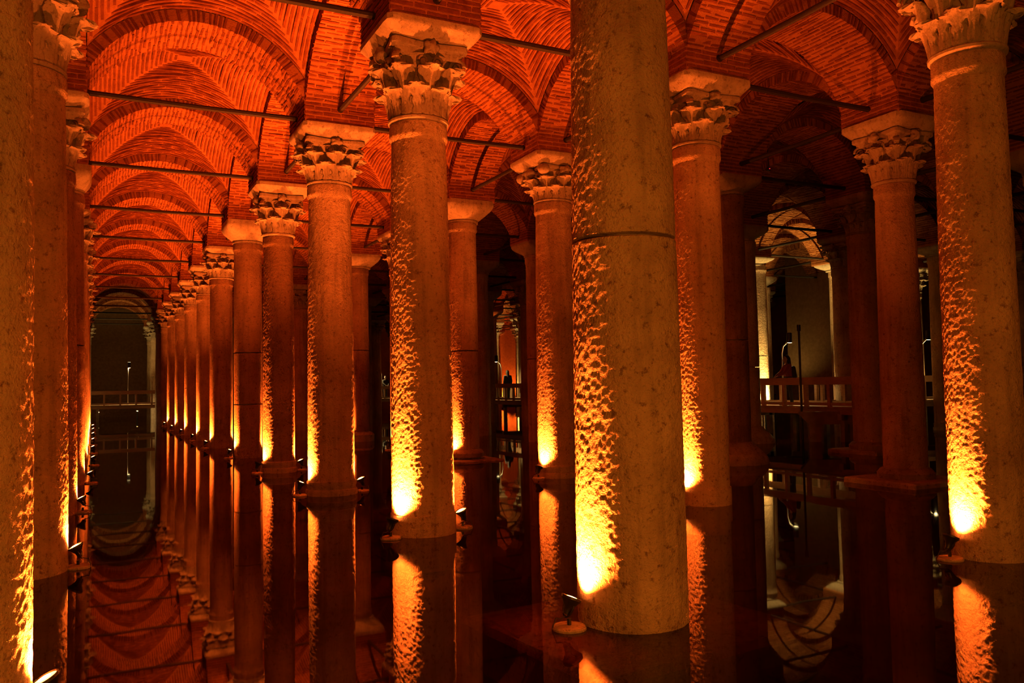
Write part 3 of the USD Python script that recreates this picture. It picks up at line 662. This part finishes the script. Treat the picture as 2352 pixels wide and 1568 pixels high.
# ------------------------------------------------------------------ iron tie rods
ROD_Z = 7.08
def rod_mesh(L_):
    a = PI / 8 + np.arange(8) * PI / 4
    return tube([(-L_, 0, 0), (-L_ + .03, 0, 0), (0, 0, -0.012), (L_ - .03, 0, 0), (L_, 0, 0)], [0.034, 0.050, 0.047, 0.050, 0.034], 8)
ROD = rod_mesh(HALF - PIER + 0.04)
EYE = lathe([(0.0, -0.02), (0.052, -0.02), (0.058, 0.0), (0.052, 0.03), (0.0, 0.03)], 10)
pr = protos('class_tie_rod'); part(pr, 'bar', ROD, M_IRON, smooth=40)
for s in (-1, 1):
    e = EYE[0][:, [2, 1, 0]] * [s, 1, 1] + [s * (HALF - PIER - 0.01), 0, 0]
    part(pr, 'end_collar', (e, EYE[1] if s < 0 else EYE[1][:, ::-1]), M_IRON, smooth=40)
for i in range(I0, I1):
    for j in range(J0, J1 + 1):
        x, y = (i + 0.5) * S, j * S
        ok, z = in_view(np.array([(x + a, y, ROD_Z) for a in (-1.7, 0, 1.7)]), 10)
        if not seen('rx', i, j): continue
        p = ref(numbered('/World', 'tie_rod'), pr, (x, y, ROD_Z)); KEY[str(p.GetPath())] = ('rx', i, j)
        custom(p, category='tie rod', label=f'iron tie rod across the {AISLE[i]}, at its {ORD[max(j, 0)]} columns')
for i in range(I0, I1 + 1):
    for j in range(J0, J1):
        x, y = i * S, (j + 0.5) * S
        ok, z = in_view(np.array([(x, y + a, ROD_Z) for a in (-1.7, 0, 1.7)]), 10)
        if not seen('ry', i, j): continue
        p = ref(numbered('/World', 'tie_rod'), pr, (x, y, ROD_Z + 0.06), 90); KEY[str(p.GetPath())] = ('ry', i, j)
        custom(p, category='tie rod', label=f'iron tie rod along the {ROW[i]}, {ORD[max(j, 0)]} to {ORD[max(j, 0) + 1]} column')

# ------------------------------------------------------------------ the flood lamps at the column feet
def flood(i, j, side, label, group=None, power=1.0, off=None, fwd=0.0, tilt=23, zoff=0.0, cone=58):
    dx, dy, rb = (COL[(i, j)][0], COL[(i, j)][1], COL[(i, j)][2]) if (i, j) in COL else ((0.14, 0, 0.52) if i == -1 else (0, 0, 0.42))
    cx, cy = i * S + dx, j * S + dy
    dist = off if off else rb + 0.16
    ang = (PI if side < 0 else 0.0) + fwd
    dirx = np.array([math.cos(ang), math.sin(ang), 0])
    pos = np.array([cx, cy, 0]) + dirx * dist
    t = thing('flood_lamp', label, 'lamp', (pos[0], pos[1], 0), group=group)
    inward = -dirx
    tl = math.radians(tilt); axis = np.array([0, 0, 1]) * math.cos(tl) + inward * math.sin(tl)
    R = axes_to(axis)
    zc = 0.185 + zoff; c0 = np.array([0, 0, zc])
    part(t, 'base_plate', lathe([(0.02, -0.5), (0.13, -0.5), (0.14, 0.015), (0.13, 0.028), (0.02, 0.034)], 20), M_BASE, smooth=35)
    part(t, 'stand', cat([tube([(0, 0, 0.03), (0, 0, zc - 0.11)], 0.016, 8), tube([(-0.0, 0, zc - 0.12), *[tuple(np.array([0, 0, zc - 0.12]) + 0.0)], ], 0.01, 6)]) if False else tube([(0, 0, 0.03), (0, 0, zc - 0.10)], 0.018, 8), M_BLACK, smooth=40)
    yv = np.cross(axis, inward)
    pts = [c0 + yv * 0.078 * math.cos(a) - axis * (0.10 * math.sin(a) - 0.01) for a in np.linspace(0, PI, 13)]
    part(t, 'yoke', tube(pts, 0.009, 6), M_BLACK, smooth=40)
    can = lathe([(0.010, -0.055), (0.024, -0.052), (0.027, -0.030), (0.032, -0.005), (0.054, 0.030), (0.066, 0.044), (0.066, 0.058), (0.060, 0.058), (0.054, 0.047), (0.01, 0.046)], 24)
    part(t, 'housing', moved((can[0] * 1.3, can[1]), c0, R), M_BLACK, smooth=35)
    lens = lathe([(0.004, 0.046), (0.054, 0.047), (0.056, 0.052), (0.030, 0.058), (0.004, 0.060)], 24)
    part(t, 'lens', moved((lens[0] * 1.3, lens[1]), c0, R), M_LENS, smooth=60, label='glowing lens')
    cb = [np.array(c0 - axis * 0.08), c0 - axis * 0.10 - inward * 0.05, np.array([0, 0, 0.10]) - inward * 0.11 + yv * 0.02, np.array([0, 0, 0.02]) - inward * 0.13 + yv * 0.05, np.array([0, 0, -0.06]) - inward * 0.10 + yv * 0.12]
    tt = np.linspace(0, 4, 17); cb = np.stack([np.interp(tt, range(5), np.array(cb)[:, k]) for k in range(3)], 1)
    part(t, 'cable', tube(cb, 0.006, 5), M_CABLE, smooth=60)
    lp = pos + c0 + axis * 0.072
    light(t + '/bulb', (c0 + axis * 0.10), SPOT, SPOT_I * power, 0.045, axis, cone, 1.0)
WHICH = {(-1, 1): 'at the bottom left corner of the photo', (-1, 2): 'right of the dark olive column', (-1, 3): 'right of the narrow third column on the left'}
for j in range(1, 11):
    flood(-1, j, 1, (f'small black flood lamp with glowing lens {WHICH[(-1, j)]}' if (-1, j) in WHICH else f'small flood lamp at {ORD[j]} column of the row of the olive column'), power=(0.85 if j < 3 else 0.65), off=(0.555 if j == 1 else 0.60 if j < 4 else 0.68), tilt=26, cone=54)
for j in range(1, 11):
    flood(0, j, -1, fwd={2: 0.4, 3: 0.0, 4: 0.2}.get(j, 0.0), label=('black flood lamp on a stand left of the large near column' if j == 1 else f'flood lamp at {ORD[j]} column of the {ROW[0]}, long-aisle side'))
for j in range(2, 8):
    flood(0, j, 1, f'flood lamp at {ORD[j]} column of the {ROW[0]}, middle-aisle side')
for j in range(1, 7):
    flood(1, j, -1, f'flood lamp at {ORD[j]} column of the {ROW[1]}', fwd={1: -0.2, 2: 0.0, 3: 0.25, 4: 0.3}.get(j, 0.3), power=0.7)

# ------------------------------------------------------------------ walkways
def beam(a, b, w, h):
    """a bar of width w and height h from a to b, its top at the given z"""
    a, b = np.asarray(a, float), np.asarray(b, float); d = b - a; n = np.array([-d[1], d[0], 0]) / np.hypot(d[0], d[1]) * w / 2
    return hexa([a - n - [0, 0, h], b - n - [0, 0, h], a + n - [0, 0, h], b + n - [0, 0, h], a - n, b - n, a + n, b + n])
def post(x, y, z0, z1, w): return box(x - w / 2, x + w / 2, y - w / 2, y + w / 2, z0, z1)
DZ = 1.10
def walkway(a, b, width, label, rl, rr, trestles=()):
    a, b = np.array(a, float), np.array(b, float); d = (b - a); Ln = np.hypot(*d); d /= Ln; n = np.array([-d[1], d[0]])
    t = thing('walkway', label, 'walkway')
    k = int(Ln / 0.60)
    for q in range(k):
        c = a + d * (q + 0.5) * Ln / k
        part(t, 'plank', beam((*(c - n * width / 2), DZ), (*(c + n * width / 2), DZ), Ln / k - 0.012, 0.045), M_DECK)
    for s in (-0.42, 0.42): part(t, 'joist', beam((*(a + n * width * s), DZ - 0.05), (*(b + n * width * s), DZ - 0.05), 0.10, 0.20), M_DECK)
    for q in range(int(Ln / 4.8) + 1):
        c = a + d * min(0.6 + q * 4.8, Ln - .3)
        for s in (-0.40, 0.40): part(t, 'pile', post(*(c + n * width * s), -0.5, DZ - 0.24, 0.16), M_CONC)
        part(t, 'crossbeam', beam((*(c - n * width / 2), DZ - 0.24), (*(c + n * width / 2), DZ - 0.24), 0.16, 0.18), M_CONC)
    for side, lab in ((-1, rl), (1, rr)):
        if not lab: continue
        e = n * (width / 2 - 0.06) * side
        r = thing('railing', lab, 'railing')
        part(r, 'top_rail', beam((*(a + e), DZ + 0.94), (*(b + e), DZ + 0.94), 0.09, 0.24), M_WOOD)
        part(r, 'bottom_rail', beam((*(a + e), DZ + 0.13), (*(b + e), DZ + 0.13), 0.07, 0.10), M_WOOD)
        m = max(2, int(Ln / 0.95))
        for q in range(m + 1):
            c = a + e + d * (0.05 + (Ln - 0.1) * q / m)
            part(r, 'post', post(*c, DZ, DZ + 0.72, 0.11), M_WOOD)
walkway((17.75, 17.0), (17.75, 61.6), 1.9, 'timber walkway on piles running back through the aisle on the right', 'far side railing of the right walkway', 'near side timber railing of the right walkway, behind the dim columns')
walkway((18.75, 21.2), (34.0, 21.2), 1.8, 'timber branch walkway crossing towards the right edge', 'front railing of the branch walkway at the right edge', None)
walkway((-14.0, 60.65), (16.75, 60.65), 1.9, 'dark walkway crossing the far end of the long aisle', 'dark railing across the far end of the long aisle', None)
# the concrete trestle under the near end of the right walkway
t = thing('trestle', 'grey concrete trestle with flared top standing in the water under the right walkway', 'trestle', (16.9, 17.9, 0), rotz=-38)
part(t, 'cap', trimesh.convex.convex_hull(np.array([[x, y, z] for x, z in ((-1.05, .95), (1.05, .95), (-1.05, .85), (1.05, .85), (-.80, .55), (.80, .55)) for y in (-.18, .18)])), M_CONC)
for s in (-1, 1): part(t, 'leg', trimesh.convex.convex_hull(np.array([[s * x, y, z] for x, z in ((.42, .57), (.80, .57), (.45, -.5), (.74, -.5)) for y in (-.16, .16)])), M_CONC)

# ------------------------------------------------------------------ walkway lamps
def walkway_lamp(x, y, label, z0=DZ, h=2.25, bend=0.22, ang=0.0, power=2600, lit=True, top=False):
    t = thing('walkway_lamp', label, 'lamp', (x, y, z0), rotz=math.degrees(ang))
    pts = [(0, 0, 0), (0, 0, h * .5), (0, 0, h * .82), (bend * .25, 0, h * .93), (bend, 0, h)]
    part(t, 'pole', tube(pts, 0.026, 10), M_STEEL, smooth=40)
    part(t, 'foot', lathe([(0.0, 0), (0.07, 0), (0.07, 0.012), (0.0, 0.02)], 16), M_STEEL, smooth=30)
    part(t, 'head', moved(lathe([(0.02, 0.0), (0.09, 0.0), (0.095, 0.02), (0.095, 0.33), (0.08, 0.36), (0.02, 0.36)], 20), (bend + .07, 0, h - 0.02)), M_BLACK, smooth=30)
    if lit:
        part(t, 'lens', moved(lathe([(0.004, -0.014), (0.085, -0.012), (0.092, 0.004), (0.004, 0.006)], 20), (bend + .07, 0, h - 0.028)), M_GLOW, smooth=50, label='lit lens')
        light(t + '/bulb', (bend + .07, 0, h - 0.075), (1.0, 0.68, 0.24), power, 0.05, (-.35, 0, -1), 75, 0.6)
    if top:
        part(t, 'top_lens', moved(lathe([(0.004, 0.36), (0.085, 0.36), (0.085, 0.375), (0.004, 0.385)], 20), (bend + .07, 0, h - 0.02)), M_GLOW, smooth=50, label='lit lens on top')
        light(t + '/top_bulb', (bend + .07, 0, h + 0.42), (1.0, 0.60, 0.16), power * 0.16, 0.05, (0, .75, .65), 78, 0.8)
def on_line(u, v, x=None, y=None):
    d = ray(u, v); k = (x - C[0]) / d[0] if x is not None else (y - C[1]) / d[1]; return C + d * k
a = on_line(1797, 850, x=18.35)
walkway_lamp(a[0], a[1], 'curved lamp post with a lit head beside the person on the right walkway', h=2.25, ang=-0.5, power=2600)
a = on_line(1838, 850, x=16.72)
t = thing('mast', 'thin dark mast standing in front of the right walkway railing', 'mast', (a[0], a[1], 0))
part(t, 'pole', tube([(0, 0, -0.5), (0, 0, 2.2), (0, 0, 3.62)], 0.035, 10), M_BLACK, smooth=40); part(t, 'head', lathe([(0.0, 3.58), (0.06, 3.58), (0.06, 3.78), (0.0, 3.80)], 14), M_BLACK, smooth=30)
a = on_line(2118, 850, y=21.2); walkway_lamp(a[0], a[1], 'lamp post with a small lit head left of the right edge column', h=2.4, ang=-0.5)
a = on_line(1152, 870, x=17.2); walkway_lamp(a[0], a[1], 'slender curved lamp post left of the person in the bright corridor', h=2.25, ang=2.6)
a = on_line(877, 870, y=60.35); walkway_lamp(a[0], a[1], 'tiny curved lamp post left of the far person', h=2.25, ang=2.6)
a = on_line(294, 870, y=60.35); walkway_lamp(a[0], a[1], 'lamp post with a bright cap at the far end of the long aisle', h=2.5, bend=0.0, power=9000, lit=True, top=True)
# yellowish floods on the columns by the walkway and the far corridor
def far_flood(x, y, z, aim, label, color, power, cone=55, group=None):
    t = thing('flood_lamp', label, 'lamp', (x, y, z), group=group)
    R = axes_to(aim)
    part(t, 'housing', moved(lathe([(0.012, -0.085), (0.030, -0.08), (0.040, -0.005), (0.064, 0.040), (0.064, 0.060), (0.01, 0.044)], 16), R=R), M_BLACK, smooth=35)
    part(t, 'lens', moved(lathe([(0.004, 0.046), (0.056, 0.052), (0.004, 0.060)], 16), R=R), M_GLOW, smooth=60, label='lit lens')
    part(t, 'stand', tube([(0, 0, -z - .5), (0, 0, -.06)], 0.03, 8), M_BLACK, smooth=40)
    d = np.asarray(aim, float); d /= np.linalg.norm(d)
    light(t + '/bulb', d * 0.08, color, power, 0.045, aim, cone, 1.0)
YEL = (1.0, 0.60, 0.15)
x, y = 4 * S + .40, 5 * S
far_flood(x - .30, y - .62, .9, (.2, .35, 1), 'yellow flood lamp at the foot of the yellow-lit column by the right walkway', YEL, 42000)
far_flood(5 * S + .24 - .5, 5 * S - .5, 1.15, (.3, .3, 1), 'yellow flood lamp at the foot of the pale column beyond the right walkway', YEL, 20000)
far_flood(6 * S - .5, 5 * S - .6, 1.15, (.3, .3, 1), 'flood lamp at a pale far column beyond the right walkway', YEL, 20000)
far_flood(-1.2, 65.0, .5, (.05, -.15, 1), 'flood lamp behind the far walkway lighting the last vaults of the long aisle', YEL, 9000, 60, group='flood lamps of the far walkway')
far_flood(-3.7, 65.0, .5, (-.05, -.15, 1), 'flood lamp behind the far walkway lighting the last vaults of the long aisle', YEL, 9000, 60, group='flood lamps of the far walkway')
far_flood(31.2, YB - .5, .3, (0, .25, 1), 'tiny orange flood lamp far back in the bright corridor', SPOT, 36000, 65, group='flood lamps of the far corridor')
far_flood(33.8, YB - .5, .3, (0, .25, 1), 'tiny orange flood lamp far back in the bright corridor', SPOT, 36000, 65, group='flood lamps of the far corridor')
far_flood(26.6, 30.4, 1.2, (.25, 0, 1), 'flood lamp before the partition wall behind the right walkway', YEL, 1800, 60)
for k, (i, j) in enumerate(((4, 10), (5, 11), (5, 13), (6, 12), (6, 14), (7, 13))):
    far_flood(i * S - .65, j * S - .1, .3, (.25, .1, 1), 'tiny orange flood lamp far back in the bright corridor', SPOT if k != 1 else YEL, 30000, 62, group='flood lamps of the far corridor')

# ------------------------------------------------------------------ people
def hull_chain(parts, refine=0.03):
    ms = []
    for pts in parts:
        sp = [manifold3d.Manifold.sphere(r, 14).translate(tuple(map(float, p))) for p, r in pts]
        ms.append(manifold3d.Manifold.batch_hull(sp) if len(sp) > 1 else sp[0])
    m = manifold3d.Manifold.batch_boolean(ms, manifold3d.OpType.Add)
    mm = m.refine_to_length(refine).to_mesh()
    tm = trimesh.Trimesh(np.array(mm.vert_properties[:, :3]), np.array(mm.tri_verts), process=True)
    trimesh.smoothing.filter_taubin(tm, iterations=8)
    return tm
def person(x, y, z, ang, label, shirt, trousers, scale=1.0, rail=True, bag=True, long_hair=True):
    """faces +x; forearms rest forward when rail is set"""
    t = thing('person', label, 'person', (x, y, z), rotz=math.degrees(ang))
    J = dict(head=(0.06, 0, 1.57), neck=(0.03, 0, 1.43), chest=(0.02, 0, 1.28), waist=(-0.01, 0, 1.05), pelvis=(-0.02, 0, 0.93))
    B = []
    B.append([((0.045, 0, 1.62), .085), ((0.075, 0, 1.55), .072), ((0.085, 0, 1.50), .045)])
    B.append([((0.155, 0, 1.555), .014), ((0.13, 0, 1.585), .010)])                    # nose
    B.append([((0.145, -.02, 1.515), .012), ((0.145, .02, 1.515), .012)])              # lips
    for s in (-1, 1):
        B.append([((0.045, s * .085, 1.585), .014), ((0.04, s * .088, 1.56), .012)])   # ears
        B.append([((0.125, s * .032, 1.59), .012)])                                    # eyes
    B.append([((0.05, 0, 1.50), .052), ((0.02, 0, 1.40), .058)])
    T = [[((0.0, s * .13, 1.34), .075) for s in (-1, 1)] + [((0.0, s * .09, 1.06), .098) for s in (-1, 1)], [((0.0, s * .09, 1.06), .098) for s in (-1, 1)] + [((-.02, s * .085, 0.92), .105) for s in (-1, 1)]]
    LG, AR = [], []
    for s, k in ((-1, 0.10), (1, -0.08)):
        hip, kn, an = (-.02, s * .09, 0.90), (k * .6 + .02, s * .095, 0.49), (k, s * .10, 0.09)
        LG += [[(hip, .092), (kn, .060)], [(kn, .060), (an, .042)]]
        B.append([(an, .042), ((k - .03, s * .10, .045), .040), ((k + .17, s * .11, .03), .030)])
        sh = (0.0, s * .185, 1.36)
        el, wr = ((0.17, s * .23, 1.12), (0.36, s * .12, 1.02)) if rail else ((-.02, s * .24, 1.08), (0.06, s * .23, .84))
        AR += [[(sh, .056), (el, .043)], [(el, .043), (wr, .030)]]
        d = np.array(wr) - np.array(el); d /= np.linalg.norm(d); w = np.array(wr)
        side = np.array([0, s, 0.0]); B.append([(w, .028), (w + d * .055 + side * .02, .016), (w + d * .055 - side * .02, .016)])
        for q, ln in enumerate((.062, .072, .068, .052)):
            b = w + d * .075 + side * (.026 - q * .017); e = b + d * ln * .55; B.append([(b, .009), (e, .0085)]); B.append([(e, .0085), (e + d * ln * .4 + np.array([0, 0, -.018]), .0075)])
        b = w + d * .03 - side * .03; B.append([(b, .010), (b + d * .03 - side * .025, .009)])
    sc = lambda L_, e: [[(np.array(p) * scale, (r + e) * scale) for p, r in c] for c in L_]
    part(t, 'body', hull_chain(sc(B + T + LG + AR, 0)), M_SKIN, smooth=True)
    part(t, 'top', hull_chain(sc(T + AR, .013)), shirt, smooth=True)
    part(t, 'trousers', hull_chain(sc([[((-.01, s * .085, 0.94), .112) for s in (-1, 1)]] + LG, .014)), trousers, smooth=True)
    hair = [[((0.015, 0, 1.64), .094), ((-0.01, 0, 1.58), .090)]] + ([[((-.02, 0, 1.60), .088), ((-.07, 0, 1.30), .075)]] if long_hair else [])
    part(t, 'hair', hull_chain(sc(hair, 0)), M_HAIR, smooth=True)
    if bag: part(t, 'bag', hull_chain(sc([[((-.17, s * .10, 1.28), .07) for s in (-1, 1)] + [((-.19, s * .11, 0.98), .09) for s in (-1, 1)]], 0)), M_DARKC, smooth=True)
a = on_line(1809, 850, x=17.30); person(a[0], a[1], DZ, 2.72, 'person in dark trousers and reddish top with a black backpack, standing at the walkway railing', M_REDC, M_JEAN, 1.0)
a = on_line(1166, 870, x=17.5); person(a[0], a[1], DZ, PI / 2, 'person in black standing on the walkway in the bright far corridor', M_DARKC, M_DARKC, 1.0, rail=False, bag=False)
a = on_line(885, 880, y=60.2); person(a[0], a[1], DZ, -PI / 2, 'tiny person in black leaning on the far railing left of the finely lit column', M_DARKC, M_JEAN, 1.0, bag=False, long_hair=False)
# ------------------------------------------------------------------ red indicator on a small sensor
a = on_line(1768, 387, y=3 * S + .8)
t = thing('sensor', 'tiny sensor box with a red indicator light under the dim right-hand vault', 'sensor', tuple(a))
part(t, 'case', bevel_box(0.10, 0.08, 0.10, 0.01, (0, 0.05, 0.0)), M_BLACK)
part(t, 'bracket', tube([(0, 0.05, 0.05), (0, 0.05, 0.9)], 0.012, 6), M_BLACK)
part(t, 'indicator', trimesh.creation.icosphere(1, 0.014), M_RED, smooth=True, label='red light')
